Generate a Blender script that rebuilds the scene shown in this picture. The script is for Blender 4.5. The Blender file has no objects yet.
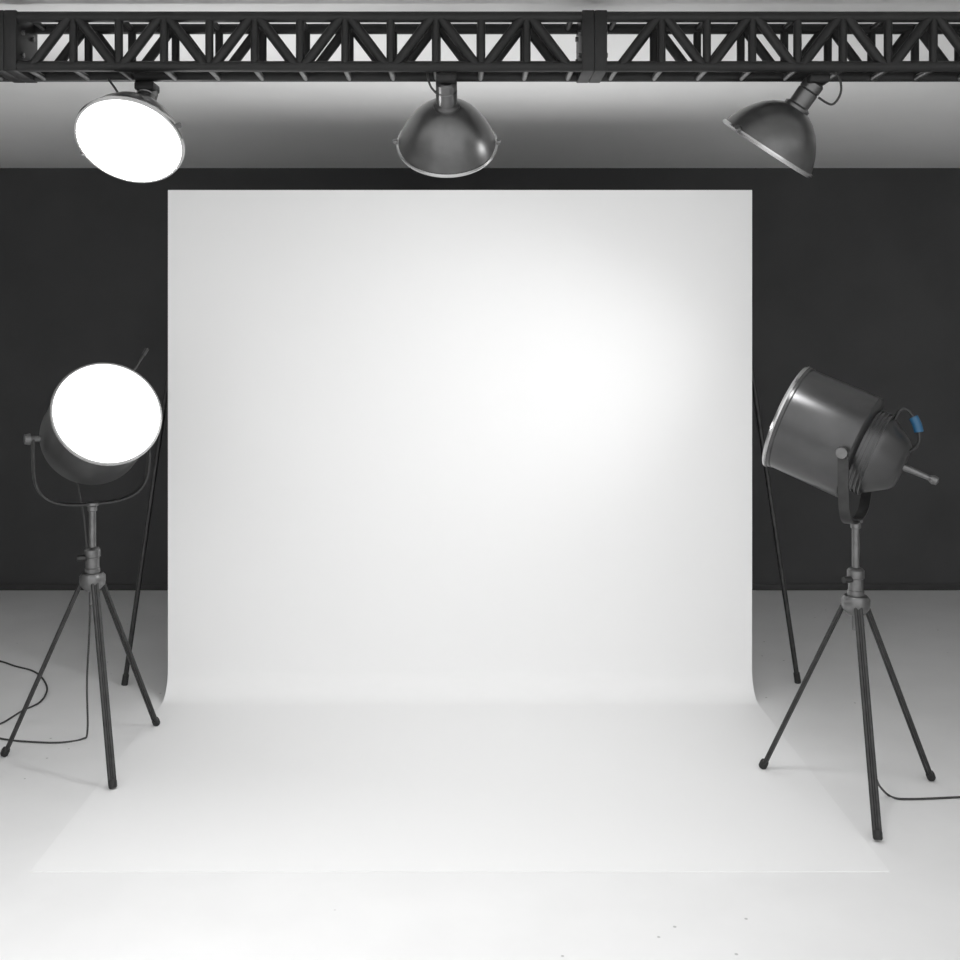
import bpy, bmesh, math, random
from mathutils import Vector, Matrix
random.seed(4)
C = bpy.context.scene.collection
PI = math.pi
F, CX, HY, EYE = 1072.0, 460.0, 325.0, 1.70       # focal length and vanishing point of the view, eye height

def at(px, py, depth):
    s = F / depth
    return Vector(((px - CX) / s, depth, EYE - (py - HY) / s))

def on_floor(px, py, z=0.0):
    s = (py - HY) / (EYE - z)
    return Vector(((px - CX) / s, F / s, z))

# ------------------------------------------------------------------ materials
def principled(name, col, rough=0.5, metal=0.0, spec=0.5):
    m = bpy.data.materials.new(name); m.use_nodes = True
    b = m.node_tree.nodes['Principled BSDF']
    b.inputs['Base Color'].default_value = (*col, 1)
    b.inputs['Roughness'].default_value = rough
    b.inputs['Metallic'].default_value = metal
    b.inputs['Specular IOR Level'].default_value = spec
    return m

def noisy(name, a, b, scale, rough=0.5, metal=0.0, spec=0.5, bump=0.0, detail=4, rough_var=0.0):
    m = principled(name, a, rough, metal, spec)
    nt = m.node_tree; bs = nt.nodes['Principled BSDF']
    tc = nt.nodes.new('ShaderNodeTexCoord'); n = nt.nodes.new('ShaderNodeTexNoise')
    n.inputs['Scale'].default_value = scale; n.inputs['Detail'].default_value = detail
    r = nt.nodes.new('ShaderNodeValToRGB')
    r.color_ramp.elements[0].position = .35; r.color_ramp.elements[1].position = .65
    r.color_ramp.elements[0].color = (*a, 1); r.color_ramp.elements[1].color = (*b, 1)
    nt.links.new(tc.outputs['Object'], n.inputs['Vector'])
    nt.links.new(n.outputs['Fac'], r.inputs['Fac'])
    nt.links.new(r.outputs['Color'], bs.inputs['Base Color'])
    if rough_var:
        mr = nt.nodes.new('ShaderNodeMapRange')
        mr.inputs['To Min'].default_value = rough - rough_var; mr.inputs['To Max'].default_value = rough + rough_var
        nt.links.new(n.outputs['Fac'], mr.inputs['Value']); nt.links.new(mr.outputs['Result'], bs.inputs['Roughness'])
    if bump:
        bp = nt.nodes.new('ShaderNodeBump'); bp.inputs['Strength'].default_value = bump
        bp.inputs['Distance'].default_value = .01
        nt.links.new(n.outputs['Fac'], bp.inputs['Height']); nt.links.new(bp.outputs['Normal'], bs.inputs['Normal'])
    return m

def floor_material():
    m = noisy('white_concrete', (.82, .82, .82), (.85, .85, .85), 3.0, .55, spec=.25)
    nt = m.node_tree; bs = nt.nodes['Principled BSDF']
    src = bs.inputs['Base Color'].links[0].from_socket
    tc = nt.nodes['Texture Coordinate'] if 'Texture Coordinate' in nt.nodes else nt.nodes.new('ShaderNodeTexCoord')
    v = nt.nodes.new('ShaderNodeTexVoronoi'); v.inputs['Scale'].default_value = 9.0
    nt.links.new(tc.outputs['Object'], v.inputs['Vector'])
    lt = nt.nodes.new('ShaderNodeMapRange')
    lt.inputs['From Min'].default_value = .035; lt.inputs['From Max'].default_value = .055
    lt.inputs['To Min'].default_value = 1.0; lt.inputs['To Max'].default_value = 0.0
    nt.links.new(v.outputs['Distance'], lt.inputs['Value'])
    sel = nt.nodes.new('ShaderNodeSeparateColor'); nt.links.new(v.outputs['Color'], sel.inputs['Color'])
    gt = nt.nodes.new('ShaderNodeMath'); gt.operation = 'GREATER_THAN'; gt.inputs[1].default_value = .3
    nt.links.new(sel.outputs['Red'], gt.inputs[0])
    mul = nt.nodes.new('ShaderNodeMath'); mul.operation = 'MULTIPLY'
    nt.links.new(lt.outputs['Result'], mul.inputs[0]); nt.links.new(gt.outputs['Value'], mul.inputs[1])
    mx = nt.nodes.new('ShaderNodeMix'); mx.data_type = 'RGBA'
    nt.links.new(mul.outputs['Value'], mx.inputs['Factor'])
    nt.links.new(src, mx.inputs['A']); mx.inputs['B'].default_value = (.5, .5, .5, 1)
    nt.links.new(mx.outputs['Result'], bs.inputs['Base Color'])
    return m

def glow(name, strength):
    m = bpy.data.materials.new(name); m.use_nodes = True
    nt = m.node_tree; nt.nodes.clear()
    e = nt.nodes.new('ShaderNodeEmission'); o = nt.nodes.new('ShaderNodeOutputMaterial')
    e.inputs['Strength'].default_value = strength; e.inputs['Color'].default_value = (1, 1, 1, 1)
    nt.links.new(e.outputs[0], o.inputs[0])
    return m

M_FLOOR = floor_material()
M_CEIL = noisy('ceiling_paint', (.90, .90, .895), (.92, .92, .915), 2.0, .8, spec=.1)
M_WALL = noisy('charcoal_wall_paint', (.074, .074, .075), (.086, .086, .087), 1.6, .75, spec=.2)
M_SIDE = noisy('white_side_wall_paint', (.52, .52, .515), (.55, .55, .545), 2.0, .8, spec=.1)
M_BASE = principled('black_baseboard_paint', (.055, .055, .055), .6)
M_PAPER = principled('white_backdrop_paper', (.87, .87, .87), .75, spec=.15)
M_TRUSS = noisy('black_truss_paint', (.012, .012, .012), (.016, .016, .016), 20, .45, spec=.3)
M_PLATE = noisy('truss_plate_paint', (.011, .011, .011), (.015, .015, .015), 20, .45, spec=.3)
M_DOME = noisy('gunmetal_lamp_shell', (.12, .12, .12), (.15, .15, .15), 12, .3, metal=.85)
M_CHROME = principled('polished_rim_metal', (.55, .55, .55), .22, metal=1.0)
M_STEEL = noisy('grey_steel', (.15, .15, .15), (.20, .20, .20), 30, .35, metal=.9)
M_BARREL = noisy('dark_barrel_enamel', (.085, .085, .086), (.10, .10, .101), 10, .28, metal=.75, spec=.5)
M_LEG = noisy('dark_stand_metal', (.045, .045, .045), (.060, .060, .060), 30, .4, metal=.7)
M_RUBBER = principled('black_rubber', (.02, .02, .02), .7)
M_CABLE = principled('dark_grey_cable', (.04, .04, .04), .6)
M_BLUE = principled('blue_plastic', (.02, .10, .20), .4)
M_LENS = glow('lit_lens', 2.4)

# ------------------------------------------------------------------ mesh helpers
def frame(d, ref=Vector((0, 0, 1))):
    z = Vector(d).normalized()
    if abs(z.dot(ref)) > .999: ref = Vector((0, 1, 0))
    x = ref.cross(z).normalized(); y = z.cross(x)
    return Matrix((x, y, z)).transposed().to_4x4()

def lathe(bm, prof, M=Matrix(), seg=48, close=False):
    """prof: list of (radius, height); revolved about local z of M"""
    rings = []
    for r, h in prof:
        if r < 1e-6:
            rings.append([bm.verts.new(M @ Vector((0, 0, h)))])
        else:
            rings.append([bm.verts.new(M @ Vector((r*math.cos(2*PI*k/seg), r*math.sin(2*PI*k/seg), h))) for k in range(seg)])
    pairs = list(zip(rings[:-1], rings[1:]))
    if close: pairs.append((rings[-1], rings[0]))
    for a, b in pairs:
        for k in range(seg):
            k2 = (k+1) % seg
            if len(a) == 1 and len(b) == 1: continue
            if len(a) == 1: bm.faces.new((a[0], b[k2], b[k]))
            elif len(b) == 1: bm.faces.new((a[k], a[k2], b[0]))
            else: bm.faces.new((a[k], a[k2], b[k2], b[k]))
    return bm

def rod(bm, p, q, r, r2=None, seg=14):
    p, q = Vector(p), Vector(q); r2 = r if r2 is None else r2
    M = Matrix.Translation(p) @ frame(q-p); L = (q-p).length
    return lathe(bm, [(0, 0), (r, 0), (r2, L), (0, L)], M, seg)

def box(bm, c, size, R=None, bevel=0.0):
    t = bmesh.new(); bmesh.ops.create_cube(t, size=1)
    for v in t.verts: v.co = Vector((v.co.x*size[0], v.co.y*size[1], v.co.z*size[2]))
    if bevel: bmesh.ops.bevel(t, geom=list(t.edges), offset=bevel, segments=2, affect='EDGES', profile=.5)
    M = Matrix.Translation(Vector(c)) @ (R.to_4x4() if R else Matrix())
    t.transform(M)
    me = bpy.data.meshes.new('t'); t.to_mesh(me); bm.from_mesh(me); bpy.data.meshes.remove(me); t.free()
    return bm

def smooth_path(pts, n=8, cyclic=False):
    pts = [Vector(p) for p in pts]; out = []
    for i in range(len(pts)-1):
        p0 = pts[max(i-1, 0)]; p1 = pts[i]; p2 = pts[i+1]; p3 = pts[min(i+2, len(pts)-1)]
        for k in range(n):
            t = k/n
            out.append(.5*((2*p1) + (p2-p0)*t + (2*p0-5*p1+4*p2-p3)*t*t + (3*p1-p0-3*p2+p3)*t**3))
    out.append(pts[-1]); return out

def tube(bm, path, r, seg=8):
    rings = []; prev = None
    for i, p in enumerate(path):
        d = (path[min(i+1, len(path)-1)] - path[max(i-1, 0)]).normalized()
        if prev is None: X = frame(d).to_3x3().col[0]
        else: X = (prev - d*prev.dot(d)).normalized()
        prev = X; Y = d.cross(X)
        rings.append([bm.verts.new(p + r*(math.cos(2*PI*k/seg)*X + math.sin(2*PI*k/seg)*Y)) for k in range(seg)])
    for a, b in zip(rings[:-1], rings[1:]):
        for k in range(seg): bm.faces.new((a[k], a[(k+1) % seg], b[(k+1) % seg], b[k]))
    bm.faces.new(rings[0][::-1]); bm.faces.new(rings[-1])
    return bm

def strap(bm, path, widths, thick, side):
    """flat bar along path; side = width direction"""
    side = Vector(side).normalized(); rings = []
    for i, p in enumerate(path):
        d = (path[min(i+1, len(path)-1)] - path[max(i-1, 0)]).normalized()
        n = d.cross(side).normalized(); w = widths/2
        rings.append([bm.verts.new(p + side*a*w + n*b*thick/2) for a, b in ((-1, -1), (1, -1), (1, 1), (-1, 1))])
    for a, b in zip(rings[:-1], rings[1:]):
        for k in range(4): bm.faces.new((a[k], a[(k+1) % 4], b[(k+1) % 4], b[k]))
    bm.faces.new(rings[0][::-1]); bm.faces.new(rings[-1])
    return bm

WORLD = {}
def obj(name, bm, mat, parent=None, angle=40):
    """bm is in world space; stored relative to the parent"""
    if parent is not None: bm.transform(WORLD[parent.name].inverted())
    bmesh.ops.recalc_face_normals(bm, faces=bm.faces[:])
    me = bpy.data.meshes.new(name); bm.to_mesh(me); bm.free()
    me.materials.append(mat)
    for p in me.polygons: p.use_smooth = True
    me.set_sharp_from_angle(angle=math.radians(angle))
    o = bpy.data.objects.new(name, me); C.objects.link(o)
    if parent is not None: o.parent = parent; WORLD[o.name] = WORLD[parent.name].copy()
    else: WORLD[o.name] = Matrix()
    return o

def thing(name, label, cat, loc, group=None):
    o = bpy.data.objects.new(name, None); C.objects.link(o); o.empty_display_size = .1
    o.location = loc; WORLD[o.name] = Matrix.Translation(Vector(loc))
    tag(o, label, cat, group); return o

def tag(o, label, cat, group=None):
    o['label'] = label; o['category'] = cat
    if group: o['group'] = group
    return o

def struct(name, bm, mat):
    o = obj(name, bm, mat); o['kind'] = 'structure'; return o

N = bmesh.new

# ------------------------------------------------------------------ room
XL, XR, YB, YF, HC = -3.158, 3.970, 6.877, -0.9, 2.707
XM, YM = (XL+XR)/2, (YB+YF)/2
struct('floor', box(N(), (XM, YM, -.05), (XR-XL+.4, YB-YF+.4, .1)), M_FLOOR)
YC = 2.5                                          # the ceiling stops here: unseen opening added so sky light reaches the front floor
struct('ceiling', box(N(), (XM, (YB+.2+YC)/2, HC+.05), (XR-XL+.4, YB+.2-YC, .1)), M_CEIL)
struct('wall_back', box(N(), (XM, YB+.1, HC/2), (XR-XL+.4, .2, HC)), M_WALL)
struct('wall_left', box(N(), (XL-.1, YM, HC/2), (.2, YB-YF, HC)), M_SIDE)
struct('wall_right', box(N(), (XR+.1, YM, HC/2), (.2, YB-YF, HC)), M_SIDE)
struct('baseboard_back', box(N(), (XM, YB-.006, .02), (XR-XL, .012, .04), bevel=.003), M_BASE)

# ------------------------------------------------------------------ white paper sweep
HALF, YP, YE, TOP, RC, TH = 1.335, 4.90, 3.33, 2.317, .12, .003
prof = [(YP, TOP), (YP, 1.6), (YP, .9)]
for k in range(13):
    a = PI/2*k/12
    prof.append((YP-RC+RC*math.cos(a), TH+RC-RC*math.sin(a)))
prof += [(4.2, TH), (3.8, TH), (YE, TH)]
bm = N()
def offs(i):
    y, z = prof[i]
    y0, z0 = prof[max(i-1, 0)]; y1, z1 = prof[min(i+1, len(prof)-1)]
    t = Vector((y1-y0, z1-z0)).normalized(); n = Vector((-t.y, t.x))   # behind / below the sheet
    if n.x < 0 or n.y > 0: n = -n
    return y+n.x*TH*.9, z+n.y*TH*.9
rows = []
for i, (y, z) in enumerate(prof):
    yb, zb = offs(i)
    rows.append([bm.verts.new((-HALF, y, z)), bm.verts.new((HALF, y, z)), bm.verts.new((HALF, yb, zb)), bm.verts.new((-HALF, yb, zb))])
for a, b in zip(rows[:-1], rows[1:]):
    for k in range(4): bm.faces.new((a[k], a[(k+1) % 4], b[(k+1) % 4], b[k]))
bm.faces.new(rows[0]); bm.faces.new(rows[-1][::-1])
tag(obj('paper_backdrop', bm, M_PAPER, angle=50), 'large white seamless paper backdrop sweeping from upright down onto the floor', 'backdrop')

# frame that carries the sheet, mostly hidden behind it
t = thing('backdrop_frame', 'dark slanting support poles showing just behind both side edges of the white backdrop', 'backdrop stand', (0, 5.0, 0))
for s in (-1, 1):
    foot = on_floor(124.5, 685) if s < 0 else on_floor(798, 683)
    top = Vector((s*1.235, 4.965, 2.275))
    inner = Vector((s*.93, foot.y+.02, 0)); rear = Vector((s*1.17, 5.52, 0))
    for f in (foot, inner, rear):
        d = (top-f).normalized()
        lg = obj('leg', rod(N(), f+d*.03, top, .0115), M_LEG, t)
        obj('rubber_foot', rod(N(), f+Vector((0, 0, .002)), f+d*.05, .0155, .0145), M_RUBBER, lg)
    obj('head_clamp', box(N(), top, (.06, .07, .06), bevel=.008), M_LEG, t)
obj('crossbar', rod(N(), (-1.31, 4.922, 2.285), (1.31, 4.922, 2.285), .012), M_LEG, t)

# ------------------------------------------------------------------ overhead truss
S0 = 330.0
YT, YR = F/S0, F/(S0*.961)                      # front and rear faces
ZT, ZB = EYE+(HY-17)/S0, EYE+(HY-66.5)/S0       # upper and lower chord axes
SEC = 588/S0; BAY = 45.3/S0
RCH, RV, RD = .0162, .0126, .0152
YMID = (YT+YR)/2

proto_meshes = {}
def share(name, key, make, mat, parent):
    key = key + mat.name
    if key not in proto_meshes:
        o = obj(name, make(), mat, parent); proto_meshes[key] = o.data; return o
    o = bpy.data.objects.new(name, proto_meshes[key]); C.objects.link(o); o.parent = parent
    WORLD[o.name] = WORLD[parent.name].copy(); return o

def truss(x0, label):
    """a section from x0 to x0+SEC; parts built about the section centre"""
    c = Vector((x0+SEC/2, YMID, ZB))
    t = thing('lighting_truss', label, 'truss', c, 'sections of the overhead truss')
    def part(name, key, fn, off, mat=M_TRUSS):
        o = share(name, key, fn, mat, t); o.location = Vector(off); return o
    g = c
    L2 = SEC/2
    for y in (YT-YMID, YR-YMID):
        for z in (0, ZT-ZB):
            part('chord', 'chord', lambda: rod(N(), g+Vector((-L2+.01, 0, 0)), g+Vector((L2-.01, 0, 0)), RCH), (0, y, z))
    h = ZT-ZB
    for y in (YT-YMID, YR-YMID):
        for k in range(-5, 6):
            part('upright', 'upright', lambda: rod(N(), g, g+Vector((0, 0, h)), RV), (k*BAY, y, 0))
        for k in range(-6, 6):
            if k % 2 == 0:   # leans right going up
                part('diagonal', 'diag_a', lambda: rod(N(), g+Vector((.012, 0, 0)), g+Vector((BAY-.012, 0, h)), RD), (k*BAY, y, 0))
            else:
                part('diagonal', 'diag_b', lambda: rod(N(), g+Vector((.012, 0, h)), g+Vector((BAY-.012, 0, 0)), RD), (k*BAY, y, 0))
    for k in range(-6, 7):
        for z in (-.006, h):
            part('cross_bar', 'cross', lambda: rod(N(), g+Vector((0, YT-YMID, 0)), g+Vector((0, YR-YMID, 0)), .009), (k*BAY, 0, z),
                 M_STEEL if z < 0 else M_TRUSS)  # lighter metal on the lower bars stands in for light bounced from below
    for s in (-1, 1):
        e = part('end_plate', 'plate', lambda: box(N(), g+Vector((0, 0, h/2)), (.038, YR-YT+.034, h+.034), bevel=.003), (s*(L2-.0190), 0, 0), M_PLATE)
        for y in (YT-YMID, YR-YMID):
            for z in (.04, h-.04):
                b = share('bolt', 'bolt', lambda: rod(N(), g+Vector((-.026, 0, 0)), g+Vector((.019, 0, 0)), .008, seg=6), M_STEEL, e)
                b.location = (0, y*.6, z); b.rotation_euler.z = PI if s < 0 else 0
    return t
X0 = (594-CX)/S0
truss(X0-SEC, 'long black truss section overhead holding the left and middle lamps')
truss(X0, 'black truss section overhead at right holding the tilted dome lamp')
truss(X0-2*SEC, 'end of a black truss section at the far left edge of the frame')
truss(X0+SEC, 'black truss section continuing beyond the right edge of the frame')

# ------------------------------------------------------------------ lamps
def area(name, pos, d, radius, watts, spread, parent):
    l = bpy.data.lights.new(name, 'AREA'); l.shape = 'DISK'; l.size = radius*2; l.energy = watts
    l.spread = math.radians(spread)
    o = bpy.data.objects.new(name, l); C.objects.link(o)
    o.matrix_world = Matrix.Translation(pos) @ frame(-Vector(d))
    o.parent = parent; o.matrix_parent_inverse = WORLD[parent.name].inverted()
    return o

def pendant(top, aim, label, watts, spread, roll, cable):
    """metal dome lamp; top = neck end at the truss"""
    d = Vector(aim).normalized(); top = Vector(top)
    t = thing('stage_lamp', label, 'lamp', top, 'dome lamps under the truss')
    A = Matrix.Translation(top) @ frame(d)
    shell = [(.036, .095), (.050, .100), (.074, .113), (.098, .133), (.120, .160), (.139, .190), (.152, .220), (.160, .243),
             (.156, .243), (.148, .220), (.138, .191), (.122, .163), (.100, .137), (.074, .116), (.03, .103), (0, .103)]
    sh = obj('lamp_shade', lathe(N(), shell, A, 64), M_DOME, t)
    obj('rim', lathe(N(), [(.157, .237), (.163, .237), (.1655, .243), (.163, .250), (.157, .250)], A, 64, close=True), M_CHROME, sh)
    nk = obj('neck', lathe(N(), [(0, .0), (.026, .0), (.033, .006), (.033, .030), (.030, .033), (.033, .036), (.033, .082), (.042, .088), (.042, .099), (0, .099)], A, 40), M_DOME, t)
    obj('lens', lathe(N(), [(0, .2485), (.12, .2475), (.1585, .2455), (.1585, .240), (0, .238)], A, 64), M_LENS, t)
    # side brackets with thumb screws
    X = A.to_3x3() @ Vector((math.cos(roll), math.sin(roll), 0))
    for s in (-1, 1):
        base = A @ Vector((0, 0, .236))
        obj('thumb_screw', rod(N(), base+X*s*.160, base+X*s*.174, .008), M_STEEL, t)
    # clip gripping the lower chord
    cl = N()
    box(cl, Vector((top.x, top.y-.01, ZB-.030)), (.062, .075, .026), bevel=.006)
    rod(cl, Vector((top.x, top.y-.01, ZB-.030)), top+d*.012, .022)
    obj('truss_clamp', cl, M_TRUSS, t)
    obj('safety_cable', tube(N(), smooth_path([Vector(p)+top for p in cable]), .0035), M_CABLE, t)
    area('lamp_light', A @ Vector((0, 0, .2495)), d, .157, watts, spread, t)
    return t

YH = 3.30; ZH = 2.452
pendant((at(148, 92, 3.415)), (-.035, -.66, -.75), 'lit overhead lamp facing the room with glowing white face, left end of truss', 11, 125, .3,
        [(-.11, -.05, .03), (-.085, -.07, -.0), (-.05, -.08, -.045), (-.02, -.06, -.04), (.0, -.02, -.03)])
pendant((-.042, YH, ZH), (0, .743, -.669), 'dark dome lamp hanging above the middle of the white backdrop', .6, 120, 0,
        [(-.06, -.02, .03), (-.056, -.045, .0), (-.046, -.05, -.03), (-.03, -.03, -.045)])
pendant((1.097, 3.31, ZH), (-.52, .31, -.80), 'dark dome lamp tilted down to the left, above the right tripod spotlight', 6.5, 125, .4,
        [(.02, -.02, .03), (.06, -.03, .01), (.068, -.03, -.04), (.045, -.02, -.075), (.01, 0, -.05)])

# ------------------------------------------------------------------ light stands
def light_stand(c, feet, label):
    c = Vector(c)
    t = thing('light_stand', label, 'tripod stand', c, 'tripod light stands')
    V = lambda x, y, z: c+Vector((x, y, z))
    T = Matrix.Translation(c)
    obj('pole', lathe(N(), [(0, .60), (.0135, .60), (.0135, .965), (.018, .968), (.018, .985), (0, .985)], T, 20), M_STEEL, t)
    col = obj('collar', lathe(N(), [(0, .725), (.029, .725), (.029, .742), (.026, .745), (.026, .785), (.030, .788), (.030, .815), (.024, .822), (.018, .825), (0, .825)], T, 28), M_STEEL, t)
    obj('locking_knob', rod(N(), V(-.022, -.012, .785), V(-.052, -.025, .785), .012), M_LEG, col)
    hub = lathe(N(), [(0, .655), (.028, .655), (.046, .675), (.050, .690), (.050, .712), (.040, .724), (0, .726)], T, 28)
    obj('hub', hub, M_STEEL, t)
    for f in feet:
        f = Vector(f); r = (f-c); r.z = 0; r.normalize()
        up = c+r*.040+Vector((0, 0, .695)); d = (up-f).normalized()
        b = N(); side = d.cross(Vector((0, 0, 1))).normalized()
        # channel section leg: twin rails and a web
        rod(b, f+d*.02+side*.0085, up+side*.0085, .0072); rod(b, f+d*.02-side*.0085, up-side*.0085, .0072)
        strap(b, [f+d*.03, up], .016, .006, side)
        lg = obj('leg', b, M_LEG, t)
        ft = N(); M = Matrix.Translation(f+Vector((0, 0, .0065))) @ frame(d)
        lathe(ft, [(0, .0), (.012, .0), (.0155, .005), (.016, .022), (.014, .030), (0, .031)], M, 20)
        obj('rubber_foot', ft, M_RUBBER, lg)
    return t

CR = Vector((1.4285, 3.870, 0)); CLF = Vector((-1.4492, 4.227, 0))
light_stand(CR, [on_floor(762, 769), on_floor(878, 842), on_floor(932, 781)], 'dark tripod stand right of the white backdrop under the angled spotlight')
light_stand(CLF, [on_floor(3.5, 757), on_floor(113, 790), on_floor(157, 726)], 'dark tripod stand left of the white backdrop under the round lit spotlight')

def spotlight(c, aim, label, watts, spread, latch_dir, zp=1.263):
    d = Vector(aim).normalized(); p = Vector((c.x, c.y, zp))
    t = thing('spotlight', label, 'spotlight', (c.x, c.y, .985), 'barrel spotlights on tripods')
    A = Matrix.Translation(p) @ frame(d)
    R = .2
    obj('barrel', lathe(N(), [(.178, .255), (R, .255), (R, .240), (R-.004, .236), (R-.004, .06), (R-.004, -.015), (R-.012, -.022),
                              (R-.05, -.03), (R-.05, .0), (.178, .02)], A, 64, close=True), M_BARREL, t)
    obj('rim', lathe(N(), [(.197, .250), (R+.003, .250), (R+.006, .256), (R+.003, .263), (.197, .263)], A, 64, close=True), M_CHROME, t)
    obj('rear_housing', lathe(N(), [(0, -.02), (.150, -.02), (.150, -.07), (.138, -.095), (.094, -.158), (.080, -.170), (0, -.175)], A, 56), M_BARREL, t)
    obj('lens', lathe(N(), [(0, .268), (.10, .266), (.199, .259), (.199, .250), (0, .248)], A, 64), M_LENS, t)
    fin = N()
    for k in range(4):
        z = -.035-.013*k
        lathe(fin, [(.140, z), (.156, z), (.156, z-.005), (.140, z-.005)], A, 56, close=True)
    obj('cooling_fin', fin, M_BARREL, t)
    # barrel rib along the sides
    side = Vector((d.y, -d.x, 0)).normalized()           # horizontal, square to the aim
    up = side.cross(d).normalized()
    if up.z < 0: up = -up
    # yoke: U of flat bar swung under the barrel
    y0 = []
    for k in range(25):
        a = PI*k/24; r = .222
        y0.append(p + side*r*math.copysign(abs(math.cos(a))**.7, math.cos(a)) + Vector((0, 0, -max(.0, math.sin(a))**.4*.268)))
    fwd = Vector((d.x, d.y, 0)).normalized()
    yk = obj('yoke', strap(N(), [q for q in y0],   .036, .007, fwd), M_LEG, t)
    for s in (-1, 1):
        b = N(); rod(b, p+side*s*.185, p+side*s*.236, .012); rod(b, p+side*s*.232, p+side*s*.252, .022, .019, 20)
        obj('pivot_knob', b, M_STEEL, t)
    sp = N(); lathe(sp, [(0, .987), (.021, .987), (.024, .99), (.024, 1.0), (0, 1.006)], Matrix.Translation((c.x, c.y, 0)), 24)
    obj('spigot', sp, M_STEEL, t)
    # rear handle: loop standing on the back, with a blue grip
    B = lambda u, s, w: p + d*u + side*s + up*w
    hp = smooth_path([B(-.085, 0, .135), B(-.090, .0, .180), B(-.115, .0, .190), B(-.160, .0, .155), B(-.187, .0, .10), B(-.170, .0, .055)])
    hd = obj('handle', tube(N(), hp, .006), M_LEG, t)
    n = len(hp); gi = int(n*.50)
    obj('grip', tube(N(), hp[gi:gi+8], .016, 14), M_BLUE, hd)['label'] = 'small blue grip'
    tl = N(); rod(tl, B(-.17, 0, 0), B(-.265, 0, 0), .013, .009); lathe(tl, [(0, 0), (.012, .004), (.017, .016), (.014, .03), (0, .035)], Matrix.Translation(B(-.262, 0, 0)) @ frame(-d), 16)
    obj('cable_gland', tl, M_STEEL, t)
    # filter clip rod sticking out at the front rim
    q = p + d*.25; e = (side*latch_dir[0] + up*latch_dir[1]).normalized()
    b = N(); rod(b, q+e*R*.99, q+e*(R+latch_dir[2]), .005); rod(b, q+e*(R+latch_dir[2]-.035), q+e*(R+latch_dir[2]), .008)
    obj('filter_clip', b, M_LEG, t)
    area('spot_light', A @ Vector((0, 0, .2695)), d, .195, watts, spread, t)
    return t
spotlight(CR, (-.80, .475, .37), 'dark barrel spotlight pointing up left at the white backdrop', 1.1, 118, (.85, .5, .10))
spotlight(CLF, (.48, -.77, .41), 'lit spotlight facing the room with round glowing white face, beside backdrop', 7, 150, (-.55, .8, .12))

# ------------------------------------------------------------------ cables
z = .0042
fl = lambda x, y: on_floor(x, y, z)
tail = Vector((CLF.x, CLF.y, 1.263)) - Vector((.48, -.77, .41)).normalized()*.302
pts = [tail, tail+Vector((-.01, .03, -.09)), at(84, 520, 4.45), at(90, 600, 4.43), at(87, 680, 4.41), at(87.5, 730, 4.41), fl(82, 739), fl(60, 742.5), fl(35, 742), fl(10, 740),
       fl(-14, 735), fl(-10, 728), fl(4, 722), fl(22, 711), fl(40, 702), fl(47, 690), fl(43, 679), fl(33, 671), fl(15, 666), fl(-5, 660), fl(-60, 650), fl(-120, 649)]
tag(obj('power_cable', tube(N(), smooth_path(pts, 8), .004), M_CABLE), 'thin dark cable looping across the floor around the left tripod', 'cable')
f2 = on_floor(878, 842); up2 = CR + Vector((0, 0, .66))
leg = lambda k: f2.lerp(up2, k) + Vector((.022, .025, 0))
pts = [leg(.9), leg(.7), leg(.5), leg(.38), leg(.30)+Vector((.0, .01, 0)), at(877, 781, 3.70), at(882, 789, 3.80), fl(889, 795.5), fl(897, 798.5), fl(908, 799), fl(930, 798.5), fl(965, 797), fl(1040, 796), fl(1200, 800)]
tag(obj('power_cable', tube(N(), smooth_path(pts, 8), .004), M_CABLE), 'thin dark cable leaving the right tripod across the floor to the right', 'cable')

# ------------------------------------------------------------------ world, camera, view
w = bpy.data.worlds.new('World'); bpy.context.scene.world = w; w.use_nodes = True
w.node_tree.nodes['Background'].inputs['Color'].default_value = (1, 1, 1, 1)
w.node_tree.nodes['Background'].inputs['Strength'].default_value = 1.29

cam = bpy.data.cameras.new('camera'); co = bpy.data.objects.new('camera', cam); C.objects.link(co)
co.location = (0, 0, EYE); co.rotation_euler = (PI/2, 0, 0)
cam.sensor_width = 36; cam.lens = 36*F/960
cam.shift_x = (480-CX)/960; cam.shift_y = -(480-HY)/960
sc = bpy.context.scene; sc.camera = co
sc.view_settings.view_transform = 'Standard'; sc.view_settings.look = 'None'
sc.view_settings.gamma = 1; sc.view_settings.use_curve_mapping = False
sc.view_settings.exposure = .08
sc.cycles.max_bounces = 10; sc.cycles.diffuse_bounces = 6
